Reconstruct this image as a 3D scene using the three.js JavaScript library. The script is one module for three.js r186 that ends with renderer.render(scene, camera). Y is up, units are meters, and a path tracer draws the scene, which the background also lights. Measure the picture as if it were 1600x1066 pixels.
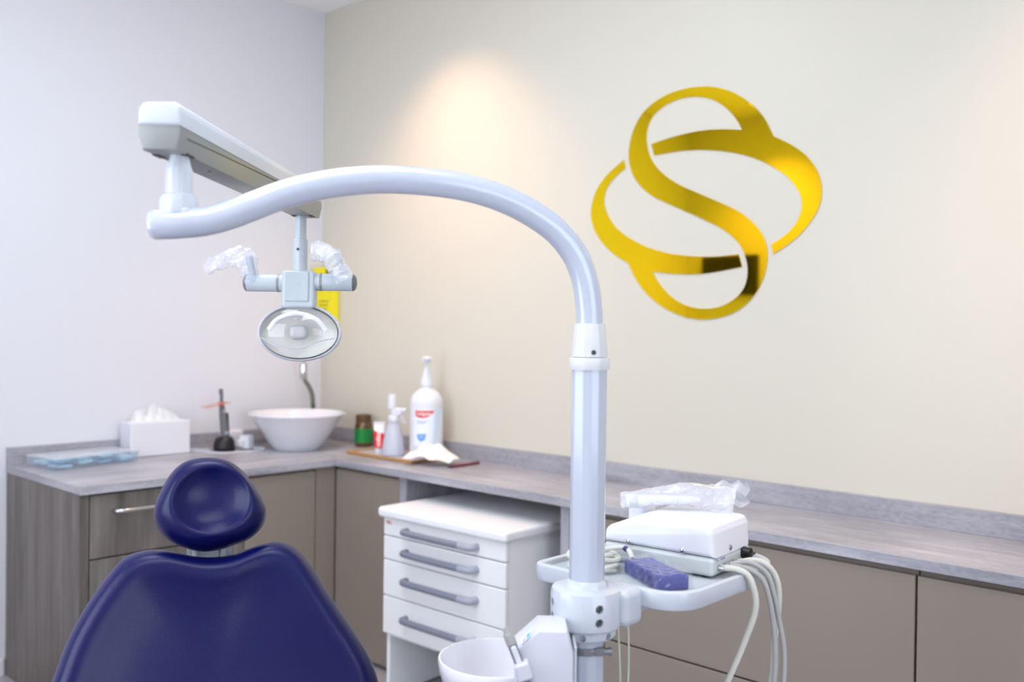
import * as THREE from 'three';
import { RoundedBoxGeometry } from 'three/addons/geometries/RoundedBoxGeometry.js';
import { mergeGeometries, mergeVertices, toCreasedNormals } from 'three/addons/utils/BufferGeometryUtils.js';
import { Brush, Evaluator, SUBTRACTION } from 'three-bvh-csg';
import { RectAreaLightUniformsLib } from 'three/addons/lights/RectAreaLightUniformsLib.js';

// ------------------------------------------------------------------ camera, light, exposure
RectAreaLightUniformsLib.init();
const scene = new THREE.Scene();
scene.background = new THREE.Color(0x0b0b0c);
const camera = new THREE.PerspectiveCamera(40.25, 1600 / 1066, 0.05, 50);
camera.position.set(4.0492, 1.4136, 2.8807);
camera.up.set(-0.016, 1, 0.002);
camera.lookAt(4.0492 - 0.6818, 1.4136 - 0.0095, 2.8807 - 0.7313);
camera.focus = 2.0;
camera.userData.fStop = 2.4;
scene.add(camera);
const renderer = new THREE.WebGLRenderer({ antialias: true });
renderer.toneMapping = THREE.LinearToneMapping;
renderer.toneMappingExposure = 0.96;
renderer.shadowMap.enabled = true;

const CEIL = 3.06, ROOM_X = 5.4, ROOM_Z = 3.5, TOP = 0.85;
const PANELS = [[1.7, 1.65], [3.1, 2.3]];            // ceiling light panels 0.6 x 1.2 m
const PANEL_NITS = 7.6;
const SPOTS = [[1.03, 0.5], [3.85, 0.5], [0.8, 3.1], [3.45, 3.1]];   // warm recessed downlights along both long walls
// frosted windows behind the camera: [wall, from, to, sill, head, nits] ('back' runs along x, 'side' along z)
const WINDOWS = [['back', 1.45, 2.75, 0.9, 2.4, 2.7], ['side', 1.35, 2.95, 0.9, 2.4, 2.1]];
const SPOT_CANDELA = 6.5;

// ------------------------------------------------------------------ helpers
let seed = 7;
const rnd = () => { seed = (seed * 1664525 + 1013904223) >>> 0; return seed / 4294967296; };
const V = (x, y, z) => new THREE.Vector3(x, y, z);
const used = {};
function numbered(name) { const n = used[name] = (used[name] ?? -1) + 1; return n ? `${name}_${String(n).padStart(3, '0')}` : name; }
function shade(o) { o.castShadow = o.receiveShadow = true; return o; }
function thing(name, label, category, [x, y, z] = [0, 0, 0], turn = 0, group) {
  const o = new THREE.Group(); o.name = numbered(name); o.position.set(x, y, z); o.rotation.y = turn;
  o.userData = { label, category }; if (group) o.userData.group = group;
  scene.add(o); return o;
}
function part(name, geo, mat, parent, pos, rot, label) {
  const m = shade(new THREE.Mesh(geo, mat)); m.name = name;
  if (pos) m.position.set(...pos); if (rot) m.rotation.set(...rot);
  if (label) m.userData.label = label;
  parent.add(m); return m;
}
function solo(name, geo, mat, label, category, pos, rot, group) {
  const m = shade(new THREE.Mesh(geo, mat)); m.name = numbered(name);
  if (pos) m.position.set(...pos); if (rot) m.rotation.set(...rot);
  m.userData = { label, category }; if (group) m.userData.group = group;
  scene.add(m); return m;
}
function struct(name, geo, mat, pos, label, category) {
  const m = shade(new THREE.Mesh(geo, mat)); m.name = name; if (pos) m.position.set(...pos);
  m.userData = { kind: 'structure', label, category }; scene.add(m); return m;
}
// uv in metres from the dominant axis of each face; along = axis that the grain follows
function metric(geo, along = 'x', off = [0, 0, 0]) {
  const g = geo.index ? geo.toNonIndexed() : geo; const p = g.attributes.position, n = g.attributes.normal, uv = [];
  for (let i = 0; i < p.count; i += 3) {
    let ax = 0, ay = 0, az = 0;
    for (let k = 0; k < 3; k++) { ax += Math.abs(n.getX(i + k)); ay += Math.abs(n.getY(i + k)); az += Math.abs(n.getZ(i + k)); }
    for (let k = 0; k < 3; k++) {
      const x = p.getX(i + k) + off[0], y = p.getY(i + k) + off[1], z = p.getZ(i + k) + off[2];
      let c; // [coordinate pair], first one runs along the grain where it can
      if (ay >= ax && ay >= az) c = { x, z }; else if (ax >= az) c = { z, y }; else c = { x, y };
      const keys = Object.keys(c); const a = along in c ? along : keys[0]; const b = keys.find(q => q !== a);
      uv.push(c[a], c[b]);
    }
  }
  g.setAttribute('uv', new THREE.Float32BufferAttribute(uv, 2)); return g;
}
const box = (w, h, d, r = 0.003, s = 2) => new RoundedBoxGeometry(w, h, d, s, Math.min(r, w / 2.01, h / 2.01, d / 2.01));
const boxAt = (x0, x1, y0, y1, z0, z1, r = 0.003, along = null) => {
  const g = box(x1 - x0, y1 - y0, z1 - z0, r); g.translate((x0 + x1) / 2, (y0 + y1) / 2, (z0 + z1) / 2);
  return along ? metric(g, along) : g;
};
const tube = (pts, r, n = 64, rs = 14, closed = false) => new THREE.TubeGeometry(new THREE.CatmullRomCurve3(pts.map(p => V(...p)), closed, 'centripetal'), n, r, rs, closed);
function cappedTube(pts, r, n = 64, rs = 18) {
  const a = pts[0], b = pts[pts.length - 1];
  const g = [tube(pts, r, n, rs)];
  for (const p of [a, b]) { const s = new THREE.SphereGeometry(r, rs, 10); s.translate(...p); g.push(s); }
  return mergeGeometries(g.map(q => q.index ? q.toNonIndexed() : q));
}
const lathe = (prof, seg = 48) => { const g = new THREE.LatheGeometry(prof.map(([r, y]) => new THREE.Vector2(Math.max(r, 1e-5), y)), seg); return toCreasedNormals(g, 0.6); };
const cyl = (r0, r1, h, seg = 32) => new THREE.CylinderGeometry(r0, r1, h, seg);
const rodBetween = (a, b, r, r2 = r, seg = 20) => {
  const A = V(...a), B = V(...b), g = cyl(r2, r, A.distanceTo(B), seg);
  g.applyQuaternion(new THREE.Quaternion().setFromUnitVectors(V(0, 1, 0), B.clone().sub(A).normalize()));
  g.translate((a[0] + b[0]) / 2, (a[1] + b[1]) / 2, (a[2] + b[2]) / 2); return g;
};
// value noise that wraps
const perm = Array.from({ length: 4096 }, rnd);
function vnoise(x, y, wx, wy, s) {
  const xi = Math.floor(x), yi = Math.floor(y), fx = x - xi, fy = y - yi, h = (a, b) => perm[((((a % wx) + wx) % wx) * 57 + (((b % wy) + wy) % wy) * 131 + s * 911) & 4095];
  const u = fx * fx * (3 - 2 * fx), v = fy * fy * (3 - 2 * fy);
  return (h(xi, yi) * (1 - u) + h(xi + 1, yi) * u) * (1 - v) + (h(xi, yi + 1) * (1 - u) + h(xi + 1, yi + 1) * u) * v;
}
function fbm(u, v, fx, fy, oct, s) { let a = 0, w = 0.5, t = 0; for (let o = 0; o < oct; o++) { a += w * vnoise(u * fx, v * fy, fx, fy, s + o); t += w; w *= 0.55; fx *= 2; fy *= 2; } return a / t; }
function tex(w, h, fn, metres, srgb = true) {
  const d = new Uint8Array(w * h * 4);
  for (let j = 0; j < h; j++) for (let i = 0; i < w; i++) { const c = fn(i / w, j / h), k = (j * w + i) * 4; d[k] = c[0]; d[k + 1] = c[1]; d[k + 2] = c[2]; d[k + 3] = 255; }
  const t = new THREE.DataTexture(d, w, h); t.wrapS = t.wrapT = THREE.RepeatWrapping; t.magFilter = THREE.LinearFilter; t.minFilter = THREE.LinearMipmapLinearFilter; t.generateMipmaps = true;
  if (srgb) t.colorSpace = THREE.SRGBColorSpace; t.repeat.set(1 / metres[0], 1 / metres[1]); t.needsUpdate = true; return t;
}
const clamp = v => Math.max(0, Math.min(255, v));
function canvasTex(w, h, draw) {
  const c = document.createElement('canvas'); c.width = w; c.height = h; draw(c.getContext('2d'), w, h);
  const t = new THREE.CanvasTexture(c); t.colorSpace = THREE.SRGBColorSpace; return t;
}

// ------------------------------------------------------------------ materials
const std = (color, roughness = 0.5, o = {}) => new THREE.MeshStandardMaterial({ color, roughness, ...o });
const phys = (color, roughness = 0.5, o = {}) => new THREE.MeshPhysicalMaterial({ color, roughness, ...o });
const wallBump = tex(256, 256, (u, v) => { const n = 255 * fbm(u, v, 32, 32, 3, 3); return [n, n, n]; }, [0.5, 0.5], false);
const M = {
  whiteWall: std(0xdedee4, 0.6, { bumpMap: wallBump, bumpScale: 0.0004 }),
  beigeWall: std(0xd5d0c1, 0.42, { bumpMap: wallBump, bumpScale: 0.0003 }),
  ceiling: std(0xf8f8f8, 0.8),
  floor: std(0xffffff, 0.35, { map: tex(512, 512, (u, v) => { const n = fbm(u, v, 6, 6, 5, 11), f = fbm(u, v, 90, 90, 2, 23); const b = 168 + 26 * (n - 0.5) + 18 * (f - 0.5); return [clamp(b), clamp(b - 3), clamp(b + 2)]; }, [1.2, 1.2]) }),
  stone: std(0xffffff, 0.36, {
    map: tex(1024, 512, (u, v) => {
      const streak = fbm(u, v, 5, 30, 4, 31), cloud = fbm(u, v, 6, 5, 4, 41), fine = fbm(u, v, 120, 150, 2, 51);
      const b = 164 + 46 * (streak - 0.5) + 52 * (cloud - 0.5) + 22 * (fine - 0.5); return [clamp(b - 3), clamp(b - 4), clamp(b + 4)];
    }, [1.6, 0.8]),
  }),
  wood: std(0xffffff, 0.45, {
    map: tex(1024, 512, (u, v) => {
      const a = fbm(u, v, 4, 34, 4, 61), c = fbm(u, v, 3, 11, 3, 71), f = fbm(u, v, 24, 160, 2, 81);
      const b = 105 + 34 * (a - 0.5) + 46 * (c - 0.5) + 14 * (f - 0.5); return [clamp(b + 3), clamp(b - 3), clamp(b - 8)];
    }, [1.5, 0.7]),
  }),
  taupe: std(0x90857a, 0.28),
  taupeDark: std(0x55504b, 0.6),
  dark: std(0x17171a, 0.6),
  unitWhite: phys(0xc0c6cf, 0.28, { clearcoat: 0.3, clearcoatRoughness: 0.2 }),
  unitGrey: std(0xb7bfc5, 0.35),
  beamGrey: std(0x888b8a, 0.3),
  tubeWhite: phys(0xb9bfcd, 0.22, { clearcoat: 0.6, clearcoatRoughness: 0.12 }),
  collarWhite: std(0xd3d5d6, 0.4),
  cartWhite: std(0xf3f4f5, 0.4),
  handleGrey: std(0x7d8190, 0.42),
  handleCap: std(0xa4a8b4, 0.4),
  porcelain: phys(0xe3e4ea, 0.12, { clearcoat: 0.6, clearcoatRoughness: 0.05 }),
  whitePlastic: std(0xe2e3ea, 0.42),
  greyBase: std(0xc8cdcd, 0.4),
  chrome: std(0xc9ccd0, 0.14, { metalness: 1 }),
  steel: std(0x9a9da3, 0.32, { metalness: 1 }),
  gold: std(0xffd91c, 0.03, { metalness: 1 }),
  black: std(0x0d0d10, 0.4),
  grey: std(0x6a6c70, 0.45),
  hose: std(0xcfcfc6, 0.4),
  hoseDark: std(0xa9aaa8, 0.4),
  yellow: std(0xf2e409, 0.55),
  clear: phys(0xffffff, 0.04, { transmission: 1, thickness: 0, ior: 1.45 }),
  clearTint: phys(0xf2f6fa, 0.12, { transmission: 0.9, thickness: 0, ior: 1.45 }),
  film: phys(0xfbfcff, 0.16, { transmission: 0.72, thickness: 0, ior: 1.5 }),
  filmMilky: phys(0xf6f7fb, 0.3, { transmission: 0.45, thickness: 0, ior: 1.5 }),
  paper: phys(0xfafafa, 0.9, { transmission: 0.25, thickness: 0 }),
};
const leatherBump = tex(512, 512, (u, v) => { const n = 255 * (0.6 * fbm(u, v, 110, 110, 2, 91) + 0.4 * fbm(u, v, 30, 30, 3, 97)); return [n, n, n]; }, [0.25, 0.25], false);
M.vinyl = phys(0x060b48, 0.34, { specularIntensity: 0.6, bumpMap: leatherBump, bumpScale: 0.0002, sheen: 0.15, sheenColor: new THREE.Color(0x5058c8), sheenRoughness: 0.5 });

// ------------------------------------------------------------------ room
struct('floor', metric(boxAt(-0.2, ROOM_X + 0.2, -0.1, 0, -0.2, ROOM_Z + 0.2, 0.001)), M.floor, null, 'grey speckled vinyl floor of the treatment room', 'floor');
struct('ceiling', boxAt(-0.2, ROOM_X + 0.2, CEIL, CEIL + 0.1, -0.2, ROOM_Z + 0.2, 0.001), M.ceiling, null, 'plain white ceiling above the treatment room', 'ceiling');
struct('wall_left', metric(boxAt(-0.2, 0, 0, CEIL, -0.2, ROOM_Z + 0.2, 0.001)), M.whiteWall, null, 'white painted wall behind the sink', 'wall');
struct('wall_right', metric(boxAt(0, ROOM_X + 0.2, 0, CEIL, -0.2, 0, 0.001)), M.beigeWall, null, 'satin beige wall with the golden emblem', 'wall');
struct('wall_back', metric(boxAt(0, ROOM_X + 0.2, 0, CEIL, ROOM_Z, ROOM_Z + 0.2, 0.001)), M.whiteWall, null, 'white wall opposite the golden emblem', 'wall');
struct('wall_side', metric(boxAt(ROOM_X, ROOM_X + 0.2, 0, CEIL, 0, ROOM_Z, 0.001)), M.whiteWall, null, 'white wall opposite the sink', 'wall');
struct('baseboard_left', boxAt(0, 0.014, 0, 0.07, 1.53, ROOM_Z, 0.003), M.whiteWall, null, 'low white baseboard beside the wooden cabinet end', 'baseboard');

// ceiling light panels and downlights
for (const [x, z] of PANELS) {
  const t = thing('ceiling_light_panel', `flat square-edged white ceiling light panel ${x < 2 ? 'nearer the sink corner' : 'farther from the sink corner'}`, 'ceiling light', [x, CEIL, z], 0, 'ceiling light panels');
  const frame = new THREE.Shape([[-.32, -.62], [.32, -.62], [.32, .62], [-.32, .62]].map(p => new THREE.Vector2(...p)));
  frame.holes.push(new THREE.Path([[-.3, -.6], [-.3, .6], [.3, .6], [.3, -.6]].map(p => new THREE.Vector2(...p))));
  const fg = new THREE.ExtrudeGeometry(frame, { depth: 0.02, bevelEnabled: false }); fg.rotateX(Math.PI / 2);
  part('frame', fg, M.whitePlastic, t);
  part('diffuser', boxAt(-.3, .3, -.012, -.002, -.6, .6, .001), std(0xffffff, 0.5, { emissive: 0xf3f5ff, emissiveIntensity: 3 }), t);
  const l = new THREE.RectAreaLight(0xeaf6ff, PANEL_NITS, 0.6, 1.2); l.name = 'panel_light'; l.position.set(0, -0.016, 0); l.rotation.x = -Math.PI / 2; t.add(l);
}
for (const [x, z] of SPOTS) {
  const t = thing('ceiling_downlight', `small round warm ceiling downlight by the ${z < 1.7 ? 'beige emblem wall' : 'wall opposite the emblem'} ${x < 2 ? 'near the sink end' : 'far from the sink end'}`, 'downlight', [x, CEIL, z], 0, 'ceiling downlights');
  part('trim_ring', lathe([[.036, -.001], [.036, -.009], [.05, -.008], [.052, -.001]]), M.whitePlastic, t);
  part('lamp_face', lathe([[0, -.004], [.035, -.004], [.035, -.001]]), std(0xffffff, 0.5, { emissive: 0xffd9b8, emissiveIntensity: 8 }), t);
  const s = new THREE.SpotLight(0xffceaa, SPOT_CANDELA, 0, 0.88, 1, 2); s.name = 'downlight_beam'; s.position.set(0, -0.015, 0); s.castShadow = true; s.shadow.radius = 1.6;
  s.target.position.set(0, -1, z < 1.7 ? -0.1 : 0.1); s.target.name = 'downlight_aim'; t.add(s); t.add(s.target);
}
// dark screen on the opposite wall that the golden emblem mirrors
{
  const t = thing('wall_screen', 'dark flat screen on the wall opposite the golden emblem', 'screen', [0.4, 1.72, ROOM_Z - 0.002]);
  part('casing', boxAt(-.235, .235, 0, .3, -.045, 0, .006), M.black, t);
  part('display', boxAt(-.22, .22, .015, .285, -.0465, -.044, .001), std(0x171209, .25), t);
}
// frosted windows behind the camera: the soft cool light on everything that faces them
WINDOWS.forEach(([wall, a, b, y0, y1, nits], i) => {
  const w = new THREE.Group(), mid = (a + b) / 2, hw = (b - a) / 2, hh = (y1 - y0) / 2; w.name = `window_${i + 1}`;
  if (wall === 'back') w.position.set(mid, (y0 + y1) / 2, ROOM_Z - 0.002); else { w.position.set(ROOM_X - 0.002, (y0 + y1) / 2, mid); w.rotation.y = Math.PI / 2; }
  w.userData = { kind: 'structure', label: `frosted window in the wall opposite the ${wall === 'back' ? 'golden emblem' : 'sink'}`, category: 'window' }; scene.add(w);
  part('pane', boxAt(-hw, hw, -hh, hh, -.01, 0, .001), std(0xffffff, .5, { emissive: 0xe9f0ff, emissiveIntensity: nits }), w);
  for (const sx of [-1, 1]) part('frame', boxAt(sx * (hw + .03) - .03, sx * (hw + .03) + .03, -hh - .06, hh + .06, -.035, 0, .004), M.whitePlastic, w);
  for (const sy of [-1, 1]) part('frame', boxAt(-hw, hw, sy * (hh + .03) - .03, sy * (hh + .03) + .03, -.035, 0, .004), M.whitePlastic, w);
  part('mullion', boxAt(-.02, .02, -hh, hh, -.03, -.01, .003), M.whitePlastic, w);
  const l = new THREE.RectAreaLight(0xdff1ff, nits, b - a, y1 - y0); l.name = 'window_light'; l.position.set(0, 0, -.04); w.add(l);
});

// ------------------------------------------------------------------ worktop and cabinets
{
  const t = thing('worktop', 'grey stone-look laminate worktop running around the room corner', 'worktop');
  part('slab', boxAt(0.001, 5.2, 0.82, TOP, 0.001, 0.438, 0.002, 'x'), M.stone, t);
  part('slab', boxAt(0.001, 0.729, 0.82, TOP, 0.4385, 1.525, 0.002, 'z'), M.stone, t);
  part('backsplash', boxAt(0.02, 5.2, TOP, 0.921, 0.001, 0.02, 0.0015, 'x'), M.stone, t);
  part('backsplash', boxAt(0.001, 0.02, TOP, 0.921, 0.001, 1.525, 0.0015, 'z'), M.stone, t);
}
const F = 0.418, G = 0.709;
function handleBar(parent, x0, x1, y, z) { // flat bow handle along local x
  return part('handle', tube([[x0, y, z], [x0, y, z + .022], [x0 + .012, y, z + .03], [x1 - .012, y, z + .03], [x1, y, z + .022], [x1, y, z]], 0.006, 40, 10), M.chrome, parent, null, null, 'brushed metal bow handle');
}
{ // wooden drawer unit at the end of the short worktop: local x runs along the front, local z outwards
  const t = thing('drawer_cabinet', 'weathered grey wood drawer cabinet at the free end of the worktop', 'cabinet', [0, 0, 0]);
  part('body', boxAt(0.02, G - 0.022, 0.06, 0.819, 0.872, 1.48, 0.002, 'y'), M.wood, t);
  part('side_panel', boxAt(0.002, G, 0, 0.819, 1.487, 1.522, 0.002, 'y'), M.wood, t);
  part('plinth', boxAt(0.02, G - 0.05, 0, 0.06, 0.872, 1.48, 0.002, 'z'), M.wood, t);
  for (const [y0, y1] of [[0.585, 0.812], [0.325, 0.579], [0.065, 0.319]]) {
    const d = part('drawer', metric(boxAt(G - 0.02, G, y0, y1, 0.87, 1.483, 0.002), 'y', [0, y0 * 3.1, 0]), M.wood, t);
    const hy = y1 - 0.062;
    part('handle', tube([[G, hy, 1.40], [G + .02, hy, 1.398], [G + .03, hy, 1.385], [G + .032, hy, 1.27], [G + .03, hy, 1.155], [G + .02, hy, 1.142], [G, hy, 1.14]], 0.0075, 60, 10), M.chrome, d, null, null, 'brushed metal bow handle');
  }
}
{ // taupe sink cabinet of the short run
  const t = thing('sink_cabinet', 'taupe satin cabinet under the white vessel sink', 'cabinet');
  part('body', boxAt(0.02, G - 0.022, 0.06, 0.819, 0.46, 0.868, 0.002), M.taupe, t);
  part('door', boxAt(G - 0.02, G, 0.065, 0.806, 0.527, 0.864, 0.0025), M.taupe, t);
  part('filler_panel', boxAt(G - 0.02, G - 0.004, 0.065, 0.816, 0.42, 0.521, 0.0015), M.taupe, t);
  part('plinth', boxAt(0.02, G - 0.05, 0, 0.06, 0.46, 0.868, 0.002), M.taupe, t);
}
function frontUnit(name, label, x0, x1, fronts, frontName, m = M.taupe) {
  const t = thing(name, label, 'cabinet', [(x0 + x1) / 2, 0, 0]); const h = (x1 - x0) / 2;
  part('body', boxAt(-h + .001, h - .001, 0.06, 0.819, 0.02, F - 0.024, 0.002), m, t);
  part('plinth', boxAt(-h + .001, h - .001, 0.0, 0.06, 0.02, F - 0.03, 0.002), m, t);
  for (const [y0, y1, a = -h, b = h] of fronts) part(frontName, boxAt(a + .0025, b - .0025, y0, y1, F - 0.02, F, 0.0025), m, t);
  return t;
}
frontUnit('corner_cabinet', 'taupe one-door cabinet between the room corner and the drawer trolley', 0.7055, 1.137, [[0.02, 0.806]], 'door');
for (const [x, s] of [[1.158, 'between taupe corner door and the trolley bay'], [2.013, 'between the trolley bay and taupe drawers']]) {
  solo('upright_divider', boxAt(-0.02, 0.02, 0, 0.819, 0.002, F, 0.002, 'y'), M.stone, `upright grey panel ${s}`, 'panel', [x, 0, 0], null, 'upright panels under the worktop');
}
frontUnit('wide_drawer_cabinet', 'wide taupe cabinet with two deep drawers behind the hanging hoses', 2.034, 3.186, [[0.408, 0.800], [0.02, 0.402]], 'drawer');
frontUnit('end_cabinet', 'taupe cabinet at the far right under the worktop', 3.187, 4.25, [[0.02, 0.800]], 'door');
frontUnit('base_cabinet', 'taupe cabinet beyond the right picture edge under the worktop', 4.251, 5.19, [[0.02, 0.800]], 'door');

// ------------------------------------------------------------------ golden emblem on the wall (millimetres on the wall plane)
{
  const S = [[[2060, 2118], [2133, 2131], [2205, 2138], [2274, 2140], [2344, 2135], [2400, 2126], [2435, 2119]], [[2435, 2119], [2419, 2151], [2395, 2182], [2366, 2211], [2332, 2235], [2299, 2251], [2272, 2260], [2238, 2266], [2203, 2269], [2157, 2265], [2116, 2254], [2079, 2236], [2053, 2211], [2040, 2181], [2035, 2151], [2039, 2115], [2050, 2078], [2072, 2042], [2104, 2009], [2147, 1976], [2198, 1947], [2259, 1920], [2311, 1896], [2382, 1864], [2429, 1840], [2466, 1812], [2498, 1781], [2520, 1752], [2534, 1718], [2538, 1686], [2535, 1650], [2525, 1609], [2506, 1569], [2479, 1535], [2448, 1509], [2412, 1489], [2365, 1474], [2322, 1468], [2286, 1466], [2247, 1470], [2211, 1477], [2165, 1492], [2113, 1516], [2065, 1548], [2021, 1589], [1990, 1630], [1973, 1662], [1963, 1681]], [[1963, 1681], [1930, 1696], [1884, 1724], [1843, 1758], [1807, 1800], [1786, 1841], [1779, 1877], [1781, 1912], [1793, 1949], [1816, 1989], [1850, 2023], [1890, 2049], [1936, 2074]], [[1936, 2074], [1942, 2042]], [[1942, 2042], [1908, 2024], [1874, 2000], [1851, 1972], [1842, 1940], [1843, 1907], [1859, 1871], [1888, 1831], [1928, 1797], [1979, 1767], [2040, 1738], [2099, 1720], [2162, 1704], [2213, 1697], [2263, 1692], [2315, 1688], [2361, 1688], [2429, 1692]], [[2429, 1692], [2442, 1649]], [[2442, 1649], [2385, 1640], [2329, 1633], [2283, 1629], [2214, 1629], [2153, 1634], [2073, 1645]], [[2073, 1645], [2090, 1614], [2122, 1578], [2159, 1546], [2200, 1524], [2241, 1511], [2286, 1505], [2321, 1505], [2355, 1510], [2388, 1522], [2420, 1540], [2445, 1562], [2460, 1591], [2466, 1620], [2464, 1657], [2452, 1696], [2435, 1725], [2412, 1749], [2378, 1775], [2340, 1798], [2296, 1818], [2260, 1836], [2200, 1863], [2146, 1887], [2095, 1910], [2052, 1934], [2014, 1965], [1983, 2002], [1963, 2043], [1957, 2084], [1959, 2120], [1967, 2156], [1983, 2194], [2009, 2231], [2041, 2257], [2079, 2278], [2131, 2294], [2197, 2301], [2252, 2299], [2304, 2292], [2346, 2279], [2398, 2256], [2445, 2224], [2486, 2188], [2514, 2154], [2534, 2119], [2551, 2082]], [[2551, 2082], [2593, 2060], [2636, 2033], [2670, 2004], [2700, 1965], [2716, 1932], [2724, 1896], [2724, 1862], [2716, 1831], [2702, 1805], [2678, 1773], [2645, 1740], [2604, 1711], [2558, 1687]], [[2558, 1687], [2550, 1720]], [[2550, 1720], [2586, 1738], [2616, 1758], [2641, 1786], [2655, 1814], [2660, 1843], [2654, 1876], [2634, 1909], [2604, 1944], [2569, 1969], [2525, 1997], [2471, 2023], [2416, 2042], [2350, 2059], [2282, 2070], [2256, 2074], [2176, 2079], [2074, 2075]], [[2074, 2075], [2060, 2118]]];
  const pts = [];
  for (const seg of S) {
    if (seg.length === 2) { pts.push(new THREE.Vector2(seg[0][0] / 1000, seg[0][1] / 1000)); continue; }
    // light smoothing of the inner points, then a spline through them
    let q = seg.map(p => [...p]);
    for (let it = 0; it < 2; it++) q = q.map((p, i) => i === 0 || i === q.length - 1 ? p : [0, 1].map(k => 0.25 * q[i - 1][k] + 0.5 * p[k] + 0.25 * q[i + 1][k]));
    q = q.map((p, i) => i === 0 || i === q.length - 1 ? p : [0, 1].map(k => p[k] + 0.55 * (seg[i][k] - p[k])));
    const c = new THREE.SplineCurve(q.map(p => new THREE.Vector2(p[0] / 1000, p[1] / 1000)));
    const w = c.getPoints(seg.length * 4); w.pop(); pts.push(...w);
  }
  const cx = 2.25, cy = 1.883;
  const g = new THREE.ExtrudeGeometry(new THREE.Shape(pts.map(p => new THREE.Vector2(p.x - cx, p.y - cy))), { depth: 0.004, bevelEnabled: false });
  solo('wall_emblem', g, M.gold, 'mirror-polished golden emblem of interlaced loops on the beige wall', 'emblem', [cx, cy, 0.0005]);
}

// ------------------------------------------------------------------ yellow carton on the wall behind the lamp
{
  const t = thing('disposal_carton', 'yellow waste carton hung in the corner of the beige wall', 'carton', [0.079, 1.39, 0.002]);
  const print = canvasTex(256, 384, (c, w, h) => {
    c.fillStyle = '#f2e409'; c.fillRect(0, 0, w, h); c.fillStyle = '#5d5a12';
    for (let j = 0; j < 2; j++) for (let i = 0; i < 9; i++) c.fillRect(60 + i * 18, 40 + j * 14, 12, 8);
    c.fillRect(206, 100, 10, 12); for (let i = 0; i < 12; i++) c.fillRect(50 + i * 13, 84, 8, 4);
    for (let j = 0; j < 5; j++) c.fillRect(40, 170 + 26 * j, 150 - 12 * j, 7);
  });
  part('carton_body', box(0.148, 0.31, 0.035, 0.003).translate(0, 0.155, 0.0185), M.yellow, t);
  part('printed_front', new THREE.PlaneGeometry(0.144, 0.3).translate(0, 0.155, 0.0366), std(0xffffff, 0.5, { map: print }), t);
  part('lid', box(0.1, 0.035, 0.06, 0.003).translate(-0.012, 0.325, 0.038), M.yellow, t);
  for (const s of [-1, 1]) part('lid_tab', box(0.012, 0.028, 0.04, 0.003).translate(-0.012 + s * 0.0565, 0.322, 0.038), std(0x5b4a1c, 0.6), t, null, null, 'dark brown corner tab');
}

// ------------------------------------------------------------------ things on the worktop
{ // vessel sink
  const t = thing('vessel_sink', 'round white porcelain vessel sink on the worktop corner', 'sink', [0.32, TOP, 0.36]);
  part('bowl', lathe([[0, 0.002], [0.105, 0.0005], [0.112, 0.006], [0.128, 0.03], [0.158, 0.075], [0.192, 0.125], [0.212, 0.152], [0.2225, 0.164], [0.223, 0.169], [0.219, 0.172], [0.211, 0.169], [0.2, 0.158], [0.18, 0.125], [0.145, 0.07], [0.11, 0.034], [0.06, 0.018], [0, 0.015]], 72), M.porcelain, t);
  part('drain', lathe([[0, 0.019], [0.02, 0.019], [0.024, 0.017], [0.024, 0.014]]), M.chrome, t);
}
{ // tap
  const t = thing('tap', 'tall chrome tap with curved neck behind the vessel sink', 'tap', [0.11, TOP, 0.12]);
  part('base', lathe([[0, 0.0005], [0.03, 0.0005], [0.03, 0.012], [0.02, 0.02], [0, 0.02]]), M.chrome, t);
  part('neck', cappedTube([[0, 0.01, 0], [0.012, 0.12, 0.012], [0.018, 0.19, 0.018], [0.02, 0.24, 0.026], [0.02, 0.275, 0.043], [0.022, 0.315, 0.073], [0.024, 0.335, 0.082]], 0.0115, 60), std(0x8b9088, 0.22, { metalness: 1 }), t);
  part('head', lathe([[0, 0], [0.016, 0.002], [0.019, 0.012], [0.019, 0.075], [0.016, 0.085], [0, 0.087]], 32), M.chrome, t, [0.025, 0.312, 0.08]);
  part('lever', cappedTube([[0.025, 0.39, 0.08], [0.035, 0.43, 0.082], [0.06, 0.47, 0.085]], 0.006, 20, 10), M.chrome, t);
}
{ // tissue box
  const t = thing('tissue_box', 'white tissue box with a tissue sticking out', 'tissue box', [0.078, TOP + 0.0005, 0.935]);
  part('box', box(0.105, 0.148, 0.275, 0.005, 3).translate(0, 0.074, 0), M.whitePlastic, t);
  const g = new THREE.PlaneGeometry(1, 1, 36, 18), p = g.attributes.position;
  for (let i = 0; i < p.count; i++) {
    const u = p.getX(i) + 0.5, v = p.getY(i) + 0.5;             // u along the slot, v upwards
    const h = 0.075 * Math.pow(Math.sin(Math.PI * Math.min(1, u * 0.9 + 0.06)), 0.8) * (1 + 0.1 * Math.sin(u * 15 + 1)) * (1.15 - 0.5 * u) + 0.006;
    const fold = 0.013 * Math.sin(u * 26 + v * 2) * v + 0.02 * v * v * Math.sin(u * 5);
    p.setXYZ(i, fold, 0.146 + h * v, 0.12 - 0.235 * u + 0.02 * v * (u - .5));
  }
  g.computeVertexNormals(); part('tissue', g, M.paper, t);
  const g2 = g.clone(); g2.scale(-1, 0.93, 0.8).translate(0.012, 0.008, 0); g2.computeVertexNormals(); part('tissue', g2, M.paper, t);
}
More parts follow.
